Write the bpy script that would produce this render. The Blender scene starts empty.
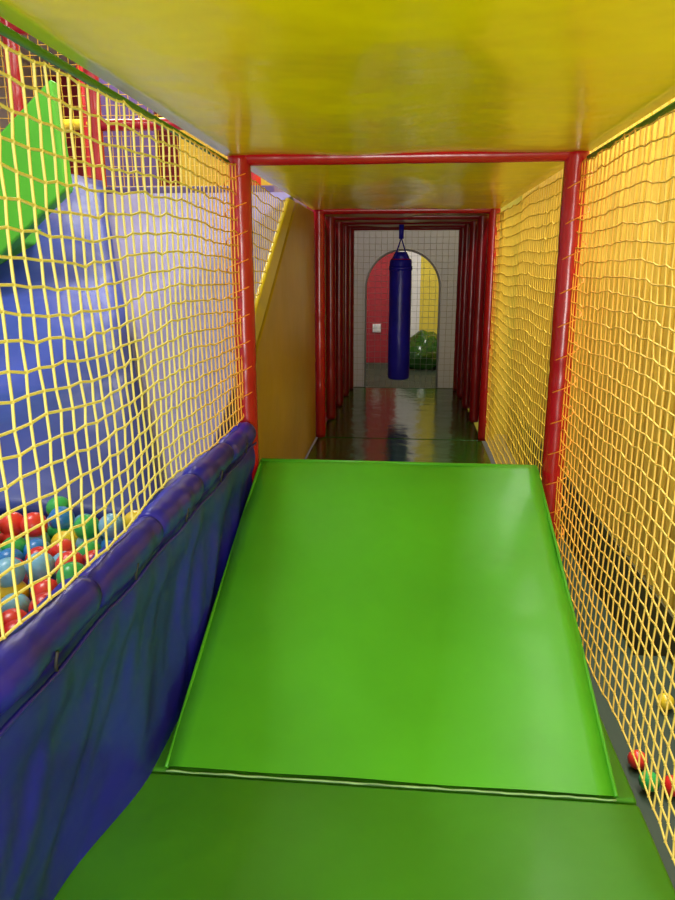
import bpy, bmesh, math, random
from mathutils import Vector, Matrix, noise
random.seed(4)
S = bpy.context.scene
COL = S.collection
FL = -.95

# ---------------------------------------------------------------- materials
def principled(name):
    m = bpy.data.materials.new(name); m.use_nodes = True
    nt = m.node_tree
    return m, nt, nt.nodes['Principled BSDF']

def vinyl(name, col, rough=0.28, var=0.12, bump=0.25, scale=2.2, coat=0.3, spec=.5, bscale=5):
    m, nt, b = principled(name)
    tc = nt.nodes.new('ShaderNodeTexCoord')
    n = nt.nodes.new('ShaderNodeTexNoise'); n.inputs['Scale'].default_value = scale; n.inputs['Detail'].default_value = 6
    nt.links.new(tc.outputs['Object'], n.inputs['Vector'])
    r = nt.nodes.new('ShaderNodeValToRGB')
    r.color_ramp.elements[0].position = .3; r.color_ramp.elements[1].position = .7
    r.color_ramp.elements[0].color = tuple(c*(1-var) for c in col)+(1,)
    r.color_ramp.elements[1].color = tuple(min(1, c*(1+var)) for c in col)+(1,)
    nt.links.new(n.outputs['Fac'], r.inputs['Fac'])
    nt.links.new(r.outputs['Color'], b.inputs['Base Color'])
    n2 = nt.nodes.new('ShaderNodeTexNoise'); n2.inputs['Scale'].default_value = bscale; n2.inputs['Detail'].default_value = 2
    nt.links.new(tc.outputs['Object'], n2.inputs['Vector'])
    bp = nt.nodes.new('ShaderNodeBump'); bp.inputs['Strength'].default_value = bump; bp.inputs['Distance'].default_value = .03
    nt.links.new(n2.outputs['Fac'], bp.inputs['Height'])
    nt.links.new(bp.outputs['Normal'], b.inputs['Normal'])
    b.inputs['Roughness'].default_value = rough
    b.inputs['Specular IOR Level'].default_value = spec
    b.inputs['Coat Weight'].default_value = coat
    b.inputs['Coat Roughness'].default_value = .15
    return m

def plain(name, col, rough=0.6, var=.06, scale=6):
    return vinyl(name, col, rough, var, .05, scale, 0)

YEL = vinyl('yellow_vinyl', (.85, .68, .03), .3, coat=.1)
YELS = vinyl('yellow_slat_vinyl', (.88, .60, .09), .5, coat=0, spec=.2)
YELC = vinyl('yellow_ceiling_vinyl', (.97, .86, .002), .22, .03, .28, coat=0, spec=.22)
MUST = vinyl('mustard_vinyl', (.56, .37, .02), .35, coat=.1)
RED = vinyl('red_vinyl', (.45, .006, .012), .25, .15, .35, coat=.3)
RED2 = vinyl('shaded_red_vinyl', (.28, .005, .010), .3, .15, .35, coat=.2)  # far posts' copy of the red, tunnel dimness put into the colour
GRN = vinyl('green_vinyl', (.082, .45, .018), .42, .13, .22, 2.0, .08, .4)
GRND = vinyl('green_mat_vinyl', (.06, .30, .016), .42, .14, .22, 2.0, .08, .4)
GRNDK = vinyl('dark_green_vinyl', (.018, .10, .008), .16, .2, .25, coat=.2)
BLU = vinyl('blue_vinyl', (.020, .016, .44), .34, .3, .5, 3, coat=.10, spec=.4)
BLUS = vinyl('blue_slide_vinyl', (.035, .06, .32), .40, .25, .5, coat=.0, spec=.35)
LAV = vinyl('blue_glare_vinyl', (.215, .20, .43), .5, .08, .3, coat=0, spec=.25)  # blue slide vinyl with its pale glare painted into the base colour
PURP = vinyl('purple_vinyl', (.10, .06, .2), .4)
WHITE = plain('white_paint', (.75, .76, .78))
CREAM = plain('cream_paint', (.9, .85, .65))
GREY = plain('grey_floor', (.20, .20, .21))
LGREY = plain('light_wall', (.55, .53, .55))
REDW = plain('red_wall_paint', (.36, .015, .03))
YELW = plain('yellow_wall_paint', (.7, .58, .06))
GRNP = plain('green_rope', (.08, .34, .03), .5)
PIPE = plain('pale_piping', (.30, .55, .22), .5, .3, 12)
DARK = plain('dark_panel', (.03, .03, .035))
DARKB = plain('dark_base', (.025, .05, .03))
OLIVE = plain('olive_skirt', (.10, .085, .02))
CHROME = plain('steel', (.4, .4, .42), .3)
BALLM = [vinyl('ball_'+n, c, .3, .03, 0, 2, .2) for n, c in dict(
    red=(.7, .02, .02), blue=(.02, .22, .7), green=(.03, .45, .1), yellow=(.9, .65, .03), skyblue=(.2, .5, .8), redb=(.8, .04, .03)).items()]
SHEET = bpy.data.materials.new('translucent_sheet'); SHEET.use_nodes = True
nt = SHEET.node_tree; nt.nodes.clear()
o_ = nt.nodes.new('ShaderNodeOutputMaterial'); a_ = nt.nodes.new('ShaderNodeBsdfDiffuse'); b_ = nt.nodes.new('ShaderNodeBsdfTranslucent'); m_ = nt.nodes.new('ShaderNodeMixShader')
a_.inputs[0].default_value = (.62, .68, .74, 1); b_.inputs[0].default_value = (.62, .68, .74, 1); m_.inputs[0].default_value = .5
nt.links.new(a_.outputs[0], m_.inputs[1]); nt.links.new(b_.outputs[0], m_.inputs[2]); nt.links.new(m_.outputs[0], o_.inputs[0])

def cordmat(name, c1, c2, y0, y1):
    m, nt, b = principled(name)
    tc = nt.nodes.new('ShaderNodeTexCoord'); sx = nt.nodes.new('ShaderNodeSeparateXYZ')
    nt.links.new(tc.outputs['Object'], sx.inputs[0])
    mr = nt.nodes.new('ShaderNodeMapRange'); mr.inputs[1].default_value = y0; mr.inputs[2].default_value = y1
    nt.links.new(sx.outputs['Y'], mr.inputs[0])
    mx = nt.nodes.new('ShaderNodeMix'); mx.data_type = 'RGBA'
    mx.inputs[6].default_value = c1+(1,); mx.inputs[7].default_value = c2+(1,)
    nt.links.new(mr.outputs[0], mx.inputs[0]); nt.links.new(mx.outputs[2], b.inputs['Base Color'])
    b.inputs['Roughness'].default_value = .6
    return m
CORD = cordmat('net_cord', (.98, .88, .26), (1, .45, .04), 1.9, 2.75)
CORD2 = cordmat('net_cord_orange', (1, .84, .22), (1, .42, .03), 1.0, 2.8)
CORD3 = cordmat('net_cord_yellow', (.90, .62, .06), (.90, .62, .06), 0, 1)
CORDW = cordmat('net_cord_pale', (.40, .42, .36), (.40, .42, .36), 0, 1)
ORANGE = plain('orange_cord', (.95, .3, .02))

# ---------------------------------------------------------------- mesh tools
def finish(name, v, f, mats, parent=None, smooth=False, bevel=0, midx=None):
    me = bpy.data.meshes.new(name); me.from_pydata([tuple(p) for p in v], [], f)
    if not isinstance(mats, (list, tuple)): mats = [mats]
    for m in mats: me.materials.append(m)
    if midx: me.polygons.foreach_set('material_index', midx)
    bm = bmesh.new(); bm.from_mesh(me); bmesh.ops.recalc_face_normals(bm, faces=bm.faces); bm.to_mesh(me); bm.free()
    if smooth: me.polygons.foreach_set('use_smooth', [True]*len(me.polygons))
    o = bpy.data.objects.new(name, me); COL.objects.link(o)
    if parent: o.parent = parent
    if bevel:
        b = o.modifiers.new('bevel', 'BEVEL'); b.width = bevel; b.segments = 4; b.limit_method = 'ANGLE'
        me.polygons.foreach_set('use_smooth', [True]*len(me.polygons))
        w = o.modifiers.new('wn', 'WEIGHTED_NORMAL')
    return o

def empty(name):
    o = bpy.data.objects.new(name, None); COL.objects.link(o); return o

def box(name, lo, hi, mat, parent=None, bevel=0):
    x0, y0, z0 = lo; x1, y1, z1 = hi
    v = [(x0,y0,z0),(x1,y0,z0),(x1,y1,z0),(x0,y1,z0),(x0,y0,z1),(x1,y0,z1),(x1,y1,z1),(x0,y1,z1)]
    f = [(0,1,2,3),(4,5,6,7),(0,1,5,4),(1,2,6,5),(2,3,7,6),(3,0,4,7)]
    return finish(name, v, f, mat, parent, False, bevel)

def prism(name, prof, axis, a0, a1, mat, parent=None, bevel=0):
    def P(p, a):
        return (a, p[0], p[1]) if axis == 'x' else (p[0], a, p[1])
    n = len(prof)
    v = [P(p, a0) for p in prof]+[P(p, a1) for p in prof]
    f = [tuple(range(n)), tuple(range(n, 2*n))]+[(i, (i+1) % n, n+(i+1) % n, n+i) for i in range(n)]
    return finish(name, v, f, mat, parent, False, bevel)

def tubegeo(pts, rad, seg=16, V=None, F=None):
    V = [] if V is None else V; F = [] if F is None else F
    pts = [Vector(p) for p in pts]; n = len(pts); base = len(V)
    if not hasattr(rad, '__len__'): rad = [rad]*n
    up = None
    for i, p in enumerate(pts):
        d = (pts[min(i+1, n-1)]-pts[max(i-1, 0)]).normalized()
        if up is None:
            up = Vector((0, 0, 1)) if abs(d.z) < .9 else Vector((1, 0, 0))
        s = d.cross(up).normalized(); up = s.cross(d).normalized()
        for k in range(seg):
            a = 2*math.pi*k/seg
            V.append(p+(s*math.cos(a)+up*math.sin(a))*rad[i])
    for i in range(n-1):
        for k in range(seg):
            a = base+i*seg+k; b = base+i*seg+(k+1) % seg
            F.append((a, b, b+seg, a+seg))
    F.append(tuple(base+k for k in range(seg))); F.append(tuple(base+(n-1)*seg+k for k in range(seg)))
    return V, F

def tube(name, pts, rad, mat, parent=None, seg=16):
    V, F = tubegeo(pts, rad, seg)
    return finish(name, V, F, mat, parent, True)

def padded(name, p0, p1, r, mat, parent=None, seg=18, step=.25):
    p0 = Vector(p0); p1 = Vector(p1); L = (p1-p0).length; n = max(8, int(L/.03)); pts = []; rs = []
    for i in range(n+1):
        t = i/n; pts.append(p0.lerp(p1, t))
        d = (t*L) % step; e = min(d, step-d)
        rs.append(r*(1-.07*math.exp(-(e/.012)**2)+.03*noise.noise(Vector((t*L*7, p0.x*9, p0.y*3)))))
    return tube(name, pts, rs, mat, parent, seg)

# ---------------------------------------------------------------- nets
def net(name, x, y0, y1, z0, z1, cell, r, mat, amp=.012, keep=None, parent=None, axis='x', sides=5):
    nu = int(round((y1-y0)/cell)); nv = int(round((z1-z0)/cell))
    V = []; F = []
    def P(i, j):
        u = y0+(y1-y0)*i/nu; w = z0+(z1-z0)*j/nv
        e = math.sin(math.pi*i/nu)**.5 if 0 < i < nu else 0
        q = Vector((u*1.3, w*1.3, x*3))
        du = noise.noise(q*1.2)*.03*e+noise.noise(q*9+Vector((9, 0, 0)))*.010
        dw = noise.noise(q*1.3+Vector((5, 5, 5)))*.028*e+noise.noise(q*9+Vector((0, 9, 0)))*.010
        dn = noise.noise(q*.9+Vector((3, 1, 7)))*amp*e
        dw -= .014*math.sin(math.pi*i/nu)*(j/nv)
        zig = .0013 if (i+j) % 2 else -.0013
        if axis == 'x': return Vector((x+dn, u+du+zig, w+dw-zig))
        return Vector((u+du*.4, x+dn, w+dw*.4))
    G = [[P(i, j) for j in range(nv+1)] for i in range(nu+1)]
    def seg(a, b):
        d = (b-a)
        if d.length < 1e-5: return
        d.normalize(); s = d.orthogonal().normalized(); t = d.cross(s); base = len(V)
        for p in (a, b):
            for k in range(sides):
                an = 2*math.pi*k/sides; V.append(p+(s*math.cos(an)+t*math.sin(an))*r)
        for k in range(sides): F.append((base+k, base+(k+1) % sides, base+sides+(k+1) % sides, base+sides+k))
    def knot(p):
        b = len(V); k = r*1.9
        for d in ((k,0,0),(-k,0,0),(0,k,0),(0,-k,0),(0,0,k),(0,0,-k)): V.append(p+Vector(d))
        for f in ((0,2,4),(2,1,4),(1,3,4),(3,0,4),(2,0,5),(1,2,5),(3,1,5),(0,3,5)): F.append(tuple(b+q for q in f))
    for i in range(nu+1):
        for j in range(nv+1):
            p = G[i][j]
            if keep and not keep(p): continue
            knot(p)
            if i < nu and (not keep or keep(G[i+1][j])): seg(p, G[i+1][j])
            if j < nv and (not keep or keep(G[i][j+1])): seg(p, G[i][j+1])
    return finish(name, V, F, mat, parent, True)

# ---------------------------------------------------------------- dimensions
XL, XR = -.62, .58
H = 1.60
box('floor', (-4.6, -3.0, FL-.08), (2.6, 12.0, FL), GREY)
box('wall_left', (-4.7, -3.0, FL), (-4.6, 12.0, 3.6), LGREY)
box('wall_right', (2.6, -3.0, FL), (2.7, 12.0, 3.6), LGREY)
box('ceiling', (-4.7, -3.0, 3.6), (2.7, 12.0, 3.7), WHITE)
w = empty('wall_back')
box('painted_red', (-4.6, 9.6, FL), (-.12, 9.7, 3.6), REDW, w)
box('painted_white', (-.12, 9.6, FL), (.17, 9.7, 3.6), WHITE, w)
box('painted_yellow', (.17, 9.6, FL), (2.6, 9.7, 3.6), YELW, w)

# ---- deck and mats
d = empty('tunnel_deck')
box('deck_base', (-.67, -1.2, FL+.003), (.585, 9.59, -.065), DARK, d)
def mat_(lo, hi, m): return box('floor_mat', lo, hi, m, None, .012)
mat_((-.69, -.9, -.06), (.572, 1.495, .0), GRND)
ys = [1.50, 2.72, 3.95, 5.18, 7.50]
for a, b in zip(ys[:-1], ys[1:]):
    mat_((-.64, a+.001, -.06), (.572, b-.001, 0), GRNDK if a > 2.7 else GRND)  # far mats get a darker green, painting in the corridor's dimness
box('corridor_floor_slab', (-.60, 7.52, -.06), (.56, 9.58, 0), DARKB)

# ---- foam ramp
r = empty('foam_ramp')
W0, W1 = -.572, .520
nY = 40
prof = []
for i in range(nY+1):
    t = i/nY; prof.append((1.50+t*1.27, .012+t*.455+.012*math.sin(math.pi*t)))
V = []; F = []; nx = 24
def rz(x, z, t):
    u = (x-W0)/(W1-W0)
    return z+.014*math.sin(math.pi*u)**.5*math.sin(math.pi*t)**.5 + .009*noise.noise(Vector((x*3, t*4, 1)))
for i, (y, z) in enumerate(prof):
    for k in range(nx+1):
        x = W0+(W1-W0)*k/nx
        V.append((x, y, rz(x, z, i/nY)))
for i in range(nY):
    for k in range(nx):
        a = i*(nx+1)+k; F.append((a, a+1, a+nx+2, a+nx+1))
top = nY*(nx+1)
b0 = len(V)
back = [(2.80, .462), (2.815, .43), (3.55, .012), (3.56, .002)]
for (y, z) in back:
    for k in range(nx+1): V.append((W0+(W1-W0)*k/nx, y, z))
prev = top
for q in range(len(back)):
    for k in range(nx):
        a = prev+k; b = b0+q*(nx+1)+k; F.append((a, a+1, b+1, b))
    prev = b0+q*(nx+1)
for side in (0, nx):
    b1 = len(V); col = [i*(nx+1)+side for i in range(nY+1)]+[b0+q*(nx+1)+side for q in range(len(back))]
    for c in col: V.append((V[c][0], V[c][1], .002))
    for i in range(len(col)-1): F.append((col[i], col[i+1], b1+i+1, b1+i))
finish('ramp_cushion', V, F, GRN, r, True)
for nm, xx in (('piping_left', W0), ('piping_right', W1)):
    tube(nm, [(xx, y, z-.002) for y, z in prof], .0055, GRN, r, 8)
tube('piping_top', [(W0, 2.775, .466), (W1, 2.775, .466)], .007, GRN, r, 8)
tube('worn_seam', [(W0+(W1-W0)*k/60, 1.497+.004*noise.noise(Vector((k*.4, 0, 0))), .002) for k in range(61)], [.0024+.0020*noise.noise(Vector((k*.37, 3, 0))) for k in range(61)], PIPE, r, 6)

# ---- padded red frames
def helix(x, y, z0, z1, rad, par, pitch=.06):
    pts = []; n = int((z1-z0)/pitch*14)
    for i in range(n+1):
        a = i/14*2*math.pi; pts.append((x+rad*math.cos(a), y+rad*math.sin(a), z0+(z1-z0)*i/n))
    return tube('lacing', pts, .0022, ORANGE, par, 5)
for i, y in enumerate([2.75, 5.20, 5.85, 6.45, 7.0, 7.40]):
    e = empty('red_post_frame')
    rr = .042 if i == 0 else .040
    sh = 0 if i < 2 else .012*(i-1)
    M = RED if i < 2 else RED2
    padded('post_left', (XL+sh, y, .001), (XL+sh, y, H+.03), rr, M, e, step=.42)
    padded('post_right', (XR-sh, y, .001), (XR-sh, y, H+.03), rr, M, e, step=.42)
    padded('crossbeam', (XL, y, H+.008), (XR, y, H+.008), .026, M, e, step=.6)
    if i == 0:
        helix(XL-.012, y-.01, .66, 1.56, rr+.002, e, .10); helix(XR+.012, y-.01, .1, 1.56, rr+.002, e, .12)

# ---- yellow tunnel roof
def roof(y0, y1, mat, sag):
    nx, ny = 24, max(6, int((y1-y0)/.06)); V = []; F = []
    x0, x1 = XL-.04, XR+.04
    for lay in (0, 1):
        for j in range(ny+1):
            for i in range(nx+1):
                u = i/nx; t = j/ny; x = x0+(x1-x0)*u; y = y0+(y1-y0)*t
                s = sag*(math.sin(math.pi*u)**.7)*(math.sin(math.pi*t)**.6)*.6
                s += .024*noise.noise(Vector((x*2.6, y*1.9, sag*50)))*math.sin(math.pi*u)
                V.append((x, y, H+.012-s+lay*.04))
    m = (nx+1)*(ny+1)
    for j in range(ny):
        for i in range(nx):
            a = j*(nx+1)+i; F.append((a, a+1, a+nx+2, a+nx+1)); F.append((m+a, m+a+1, m+a+nx+2, m+a+nx+1))
    for i in range(nx):
        F.append((i, i+1, m+i+1, m+i)); a = ny*(nx+1)+i; F.append((a, a+1, m+a+1, m+a))
    for j in range(ny):
        a = j*(nx+1); F.append((a, a+nx+1, m+a+nx+1, m+a)); a += nx; F.append((a, a+nx+1, m+a+nx+1, m+a))
    return finish('tunnel_roof_pad', V, F, mat, None, True)
roof(-1.1, 2.72, YELC, .02)
roof(2.79, 5.17, YELC, .03)
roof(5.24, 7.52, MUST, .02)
for x, y1 in ((XL-.03, 2.70), (XR+.03, 2.70)):
    tube('net_top_rope', [(x, -1.0, H-.012), (x, y1, H-.012)], .008, GRNP, None, 12)

# ---- blue padded barrier (left)
e = empty('foam_barrier')
y = -.6; i = 0
while y < 2.66:
    L = .37; y1 = min(y+L, 2.70); n = 24; pts = []; rs = []
    for k in range(n+1):
        t = k/n; yy = y+(y1-y)*t
        rs.append(.044*(min(1, .80+.2*min(t, 1-t)/.08))+.006*noise.noise(Vector((yy*12, 0, 0))))
        pts.append((-.612, yy, .605+.004*math.sin(i*2.1)))
    tube('roll_%d' % i, pts, rs, BLU, e, 18); y = y1-.004; i += 1
V = []; F = []; nu, nv = 160, 24
for a in range(nu+1):
    for b in range(nv+1):
        yy = -.6+3.30*a/nu; t = b/nv; z = .57-(.57-.004)*t
        k = min(1, max(0, (1.5-yy)/.4)); k = k*k*(3-2*k)
        fold = .028*noise.noise(Vector((yy*5+t*2.2, t*1.0, 0)))+.014*noise.noise(Vector((yy*13+t*4, t*1.5, 4)))
        x = -.597-(.008+.066*k)*t+fold*math.sin(math.pi*min(1, t*1.05))**.7+.016*math.sin(math.pi*min(1, t*4))
        V.append((min(x, -.576) if yy > 1.45 else x, yy, z))
for a in range(nu):
    for b in range(nv):
        q = a*(nv+1)+b; F.append((q, q+1, q+nv+2, q+nv+1))
o = finish('panel', V, F, BLU, e, True)
V, F = [], []
for k in range(9):
    yy = -.45+k*.37
    tubegeo([(-.567, yy, .60), (-.575, yy+.004, .57), (-.578, yy+.012, .555)], .003, 6, V, F)
finish('tie_cords', V, F, DARK, e, True)
tube('hem', [(-.578, -.6+3.3*k/60, .556+.004*math.sin(k)) for k in range(61)], .005, BLU, e, 6)

# ---- nets
net('safety_net', -.625, -.30, 2.71, .655, 1.575, .047, .0028, CORD, .03)
net('safety_net', .592, -.10, 2.71, .02, 1.575, .047, .0024, CORD2, .022)
net('safety_net', .592, 2.80, 5.16, .02, 1.575, .055, .0024, CORD3, .02)
def keepL(p): return p.z > .95+(p.y-2.95)*.58+.02
net('safety_net', -.645, 2.80, 5.16, .5, 1.575, .05, .0022, CORD3, .004, keep=keepL)
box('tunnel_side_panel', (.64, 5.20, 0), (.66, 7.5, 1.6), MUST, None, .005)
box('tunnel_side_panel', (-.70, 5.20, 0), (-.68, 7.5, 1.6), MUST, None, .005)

# ---- blue slide with mustard side panel and yellow rim
e = empty('blue_slide')
prism('side_panel', [(2.80, 0), (5.15, 0), (5.15, 1.595), (4.42, 1.595), (4.2, 1.50), (3.0, .80), (2.80, .68)], 'x', -.675, -.648, MUST, e, .006)
sp = [(2.03, .40), (2.5, .62), (3.0, .86), (3.6, 1.19), (4.25, 1.60), (4.45, 1.66)]
def sz(y):
    for (a, za), (b, zb) in zip(sp[:-1], sp[1:]):
        if y <= b: return za+(zb-za)*(y-a)/(b-a)
    return sp[-1][1]
prism('slide_bed', sp+[(4.45, FL+.005), (2.03, FL+.005)], 'x', -3.3, -.68, LAV, e, .01)
V = []; F = []; nu, nv = 60, 20
for a in range(nu+1):
    t = a/nu; y = 2.03+2.39*t
    xr = -.72-1.12*t
    for b in range(nv+1):
        s = b/nv; x = -3.25+(xr+3.25)*s
        z = sz(y)+.03+.05*abs(math.sin(math.pi*(t*3.2+.25*math.sin(s*3))))*min(1, (1-s)*8)
        V.append((x, y, z))
for a in range(nu):
    for b in range(nv):
        q = a*(nv+1)+b; F.append((q, q+1, q+nv+2, q+nv+1))
o = finish('wavy_cushion', V, F, BLUS, e, True)
so = o.modifiers.new('th', 'SOLIDIFY'); so.thickness = .05
prism('rim', [(2.80, .70), (3.0, .82), (4.2, 1.52), (4.36, 1.595), (4.12, 1.595), (3.0, .97), (2.80, .85)], 'x', -.678, -.652, YEL, e, .01)

# ---- ball pits
def sphere_tpl(sub):
    bm = bmesh.new(); bmesh.ops.create_icosphere(bm, subdivisions=sub, radius=1)
    v = [x.co.copy() for x in bm.verts]; f = [tuple(q.index for q in p.verts) for p in bm.faces]; bm.free(); return v, f
def balls(name, x0, x1, y0, y1, z, sub, parent, R=.036, layers=1, p0=1.0):
    tv, tf = sphere_tpl(sub); V = []; F = []; MI = []
    for L in range(layers):
        yy = y0+R; row = 0
        while yy < y1-R:
            xx = x0+R+(R if row % 2 else 0)
            while xx < x1-R:
                if random.random() < (p0 if L == 0 else .35):
                    c = Vector((xx+random.uniform(-.006, .006), yy+random.uniform(-.006, .006), z+L*R*1.35+random.uniform(0, .012)))
                    mi = random.randrange(6); b = len(V)
                    V += [c+p*R for p in tv]; F += [tuple(b+q for q in f) for f in tf]; MI += [mi]*len(tf)
                xx += 2*R+.002
            yy += R*1.8; row += 1
    return finish(name, V, F, BALLM, parent, True, 0, MI)
e = empty('ball_pit')
box('pit_base', (-3.2, -.6, FL+.005), (-.72, 2.0, .44), BLU, e)
balls('pit_balls', -2.6, -.70, .2, 2.02, .475, 3, e, layers=2)
e = empty('lower_play_area')
box('padded_base', (.66, -.6, FL+.005), (1.27, 3.2, -.56), DARKB, e, .02)
box('padded_step', (.66, 3.25, FL+.005), (1.27, 6.0, -.80), DARKB, e, .02)
balls('scattered_balls', .66, 1.27, -.2, 3.2, -.524, 2, e, p0=.05)

# ---- right yellow slatted partition
e = empty('slatted_partition')
box('backing', (1.34, -1.2, FL+.005), (1.38, 9.0, 2.5), CREAM, e)
box('dark_skirt', (1.30, -1.2, FL+.006), (1.338, 9.0, -.40), OLIVE, e)
V = []; F = []
y = -1.1
while y < 8.9:
    x0, x1, y0_, y1_ = 1.31, 1.34, y, y+.10
    b = len(V)
    for z in (-.398, 2.48):
        V += [(x1, y0_, z), (x0+.008, y0_, z), (x0, y0_+.02, z), (x0, y1_-.02, z), (x0+.008, y1_, z), (x1, y1_, z)]
    for q in range(6): F.append((b+q, b+(q+1) % 6, b+6+(q+1) % 6, b+6+q))
    F.append(tuple(b+q for q in range(6))); F.append(tuple(b+6+q for q in range(6)))
    y += .135
finish('slats', V, F, YELS, e)

# ---- green slide upper left
e = empty('green_slide')
prism('side_rail', [(-1.50, 1.99), (-1.47, 1.55), (-2.15, .99), (-2.25, 1.36)], 'y', 3.15, 3.23, GRN, e, .015)
prism('bed', [(-1.90, 1.42), (-1.88, 1.34), (-2.15, 1.10), (-2.2, 1.16)], 'y', 3.23, 3.80, GRN, e, .01)
prism('side_rail_far', [(-1.95, 1.62), (-1.92, 1.32), (-2.3, 1.15), (-2.35, 1.36)], 'y', 3.80, 3.88, GRN, e, .015)

# ---- upper platform
e = empty('climbing_platform')
box('deck', (-3.8, 4.47, 1.55), (-.80, 5.9, 1.70), PURP, e, .01)
for i, (x, y) in enumerate([(-2.42, 4.6), (-1.93, 4.6), (-.95, 4.6), (-3.0, 4.6), (-2.5, 5.8), (-1.4, 5.8), (-.9, 5.8)]):
    padded('post_%d' % i, (x, y, FL+.005), (x, y, 3.3), .045, RED if i != 5 else YEL, e)
padded('rail_low', (-1.93, 4.6, 2.07), (-.95, 4.6, 2.07), .035, RED, e)
padded('rail_high', (-3.0, 4.6, 2.62), (-.95, 4.6, 2.62), .04, RED, e)
padded('rail_back', (-3.0, 5.8, 2.3), (-.95, 5.8, 2.3), .04, YEL, e)
box('panel_yellow', (-1.75, 5.75, 1.71), (-.95, 5.79, 2.25), MUST, e, .01)
box('panel_dark', (-2.45, 5.75, 1.71), (-1.95, 5.79, 3.0), PURP, e, .01)
net('platform_net', 4.66, -3.0, -.95, 1.72, 3.2, .06, .0028, CORD3, .01, parent=e, axis='y', sides=4)

# ---- arched end panel
e = empty('arched_doorway')
cx, hw, zt = -.045, .375, 1.40
zc = zt-hw
arch = [(cx+hw, 0)]+[(cx+hw*math.cos(a), zc+hw*math.sin(a)) for a in [math.pi*k/24 for k in range(25)]]+[(cx-hw, 0)]
V = []; F = []
n = len(arch)
def outp(i):
    if i == 0: return (XR+.02, 0)
    if i == n-1: return (XL-.02, 0)
    a = math.pi*(i-1)/24; dx, dz = math.cos(a), math.sin(a)
    tx = ((XR+.02-cx)/dx) if dx > 1e-6 else (((XL-.02)-cx)/dx if dx < -1e-6 else 1e9)
    tz = (H-zc)/dz if dz > 1e-6 else 1e9
    t = min(tx, tz); return (cx+dx*t, zc+dz*t)
for yy in (7.54,):
    for i in range(n): V.append((arch[i][0], yy, arch[i][1]))
    for i in range(n):
        p = outp(i); V.append((p[0], yy, p[1]))
for i in range(n-1): F.append((i, i+1, n+i+1, n+i))
finish('wall_panel', V, F, SHEET, e)
tube('arch_trim', [(p[0], 7.525, max(p[1], .01)) for p in arch], .010, CHROME, e, 8)
net('safety_net', 7.44, -.56, .52, .02, 1.58, .06, .0016, CORDW, .01, axis='y')

# ---- room beyond
e = empty('light_switch')
box('plate', (-.44, 9.575, .40), (-.33, 9.598, .51), WHITE, e, .004)
box('rocker_left', (-.43, 9.565, .42), (-.39, 9.576, .49), WHITE, e, .002)
box('rocker_right', (-.38, 9.565, .42), (-.34, 9.576, .49), WHITE, e, .002)
def beanbag(c, s):
    tv, tf = sphere_tpl(4); V = []
    for p in tv:
        k = 1-.35*max(0, p.z)+.14*noise.noise(p*2.5); V.append((c[0]+p.x*s*k, c[1]+p.y*s*k, c[2]+max(-.55, p.z)*s*.85*(1+.15*noise.noise(p*2))+s*.50))
    finish('bean_bag', V, tf, GRNDK, None, True)
beanbag((.23, 9.15, .003), .34)

# ---- punching bag
e = empty('punching_bag')
bx, by = -.06, 6.55
pts = []; rs = []
for t, k in ((0, .80), (.006, .93), (.02, 1), (.3, 1.02), (.6, .99), (.97, 1), (.99, .95), (1, .85)):
    pts.append((bx, by, .24+1.06*t)); rs.append(.098*k)
tube('bag_body', pts, rs, BLU, e, 32)
tube('top_collar', [(bx, by, 1.29), (bx, by, 1.36)], [.085, .05], BLU, e, 24)
tube('collar_ring', [(bx, by, 1.285), (bx, by, 1.30)], .09, RED, e, 24)
tube('bag_band', [(bx, by, 1.20), (bx, by, 1.24)], .103, BLU, e, 32)
for k in range(4):
    a = math.pi/4+k*math.pi/2
    tube('strap_%d' % k, [(bx+.08*math.cos(a), by+.08*math.sin(a), 1.30), (bx, by, 1.48)], .006, BLU, e, 6)
tube('hanging_strap', [(bx, by, 1.47), (bx, by, 1.60)], .022, BLU, e, 10)

# ---------------------------------------------------------------- lights
def area(name, loc, size, power, rot=(0, 0, 0), col=(1, .97, .92), sy=None):
    l = bpy.data.lights.new(name, 'AREA'); l.energy = power; l.size = size; l.color = col
    if sy: l.shape = 'RECTANGLE'; l.size_y = sy
    o = bpy.data.objects.new(name, l); o.location = loc; o.rotation_euler = rot; COL.objects.link(o); return o
area('ceiling_lamp', (-2.3, 1.6, 3.5), 1.2, 62)
area('ceiling_lamp', (-2.2, 5.4, 3.5), 1.2, 75)
area('ceiling_lamp', (1.0, 1.6, 3.5), .6, 115, sy=3)
area('ceiling_lamp', (1.0, 4.6, 3.5), .6, 100, sy=2)
area('ceiling_lamp', (.1, 8.7, 3.4), .8, 30)
area('camera_fill_light', (0, -1.6, .95), 1.0, 56, (math.radians(99), 0, 0))  # unseen fill light added behind the camera to brighten roof and ramp

wd = bpy.data.worlds.new('world'); S.world = wd; wd.use_nodes = True
wd.node_tree.nodes['Background'].inputs[0].default_value = (1, .98, .95, 1)
wd.node_tree.nodes['Background'].inputs[1].default_value = 1.0

# ---------------------------------------------------------------- camera
cd = bpy.data.cameras.new('camera'); cam = bpy.data.objects.new('camera', cd); COL.objects.link(cam)
cd.sensor_fit = 'VERTICAL'; cd.sensor_height = 36; cd.sensor_width = 27; cd.lens = 718/900*36; cd.clip_start = .02
yaw, pitch = math.radians(5.4), math.radians(14.2)
F_ = Vector((-math.sin(yaw)*math.cos(pitch), math.cos(yaw)*math.cos(pitch), -math.sin(pitch)))
cam.location = (0, 0, 1.22)
cam.rotation_euler = F_.to_track_quat('-Z', 'Y').to_euler()
S.camera = cam
S.view_settings.view_transform = 'Standard'
S.view_settings.look = 'None'
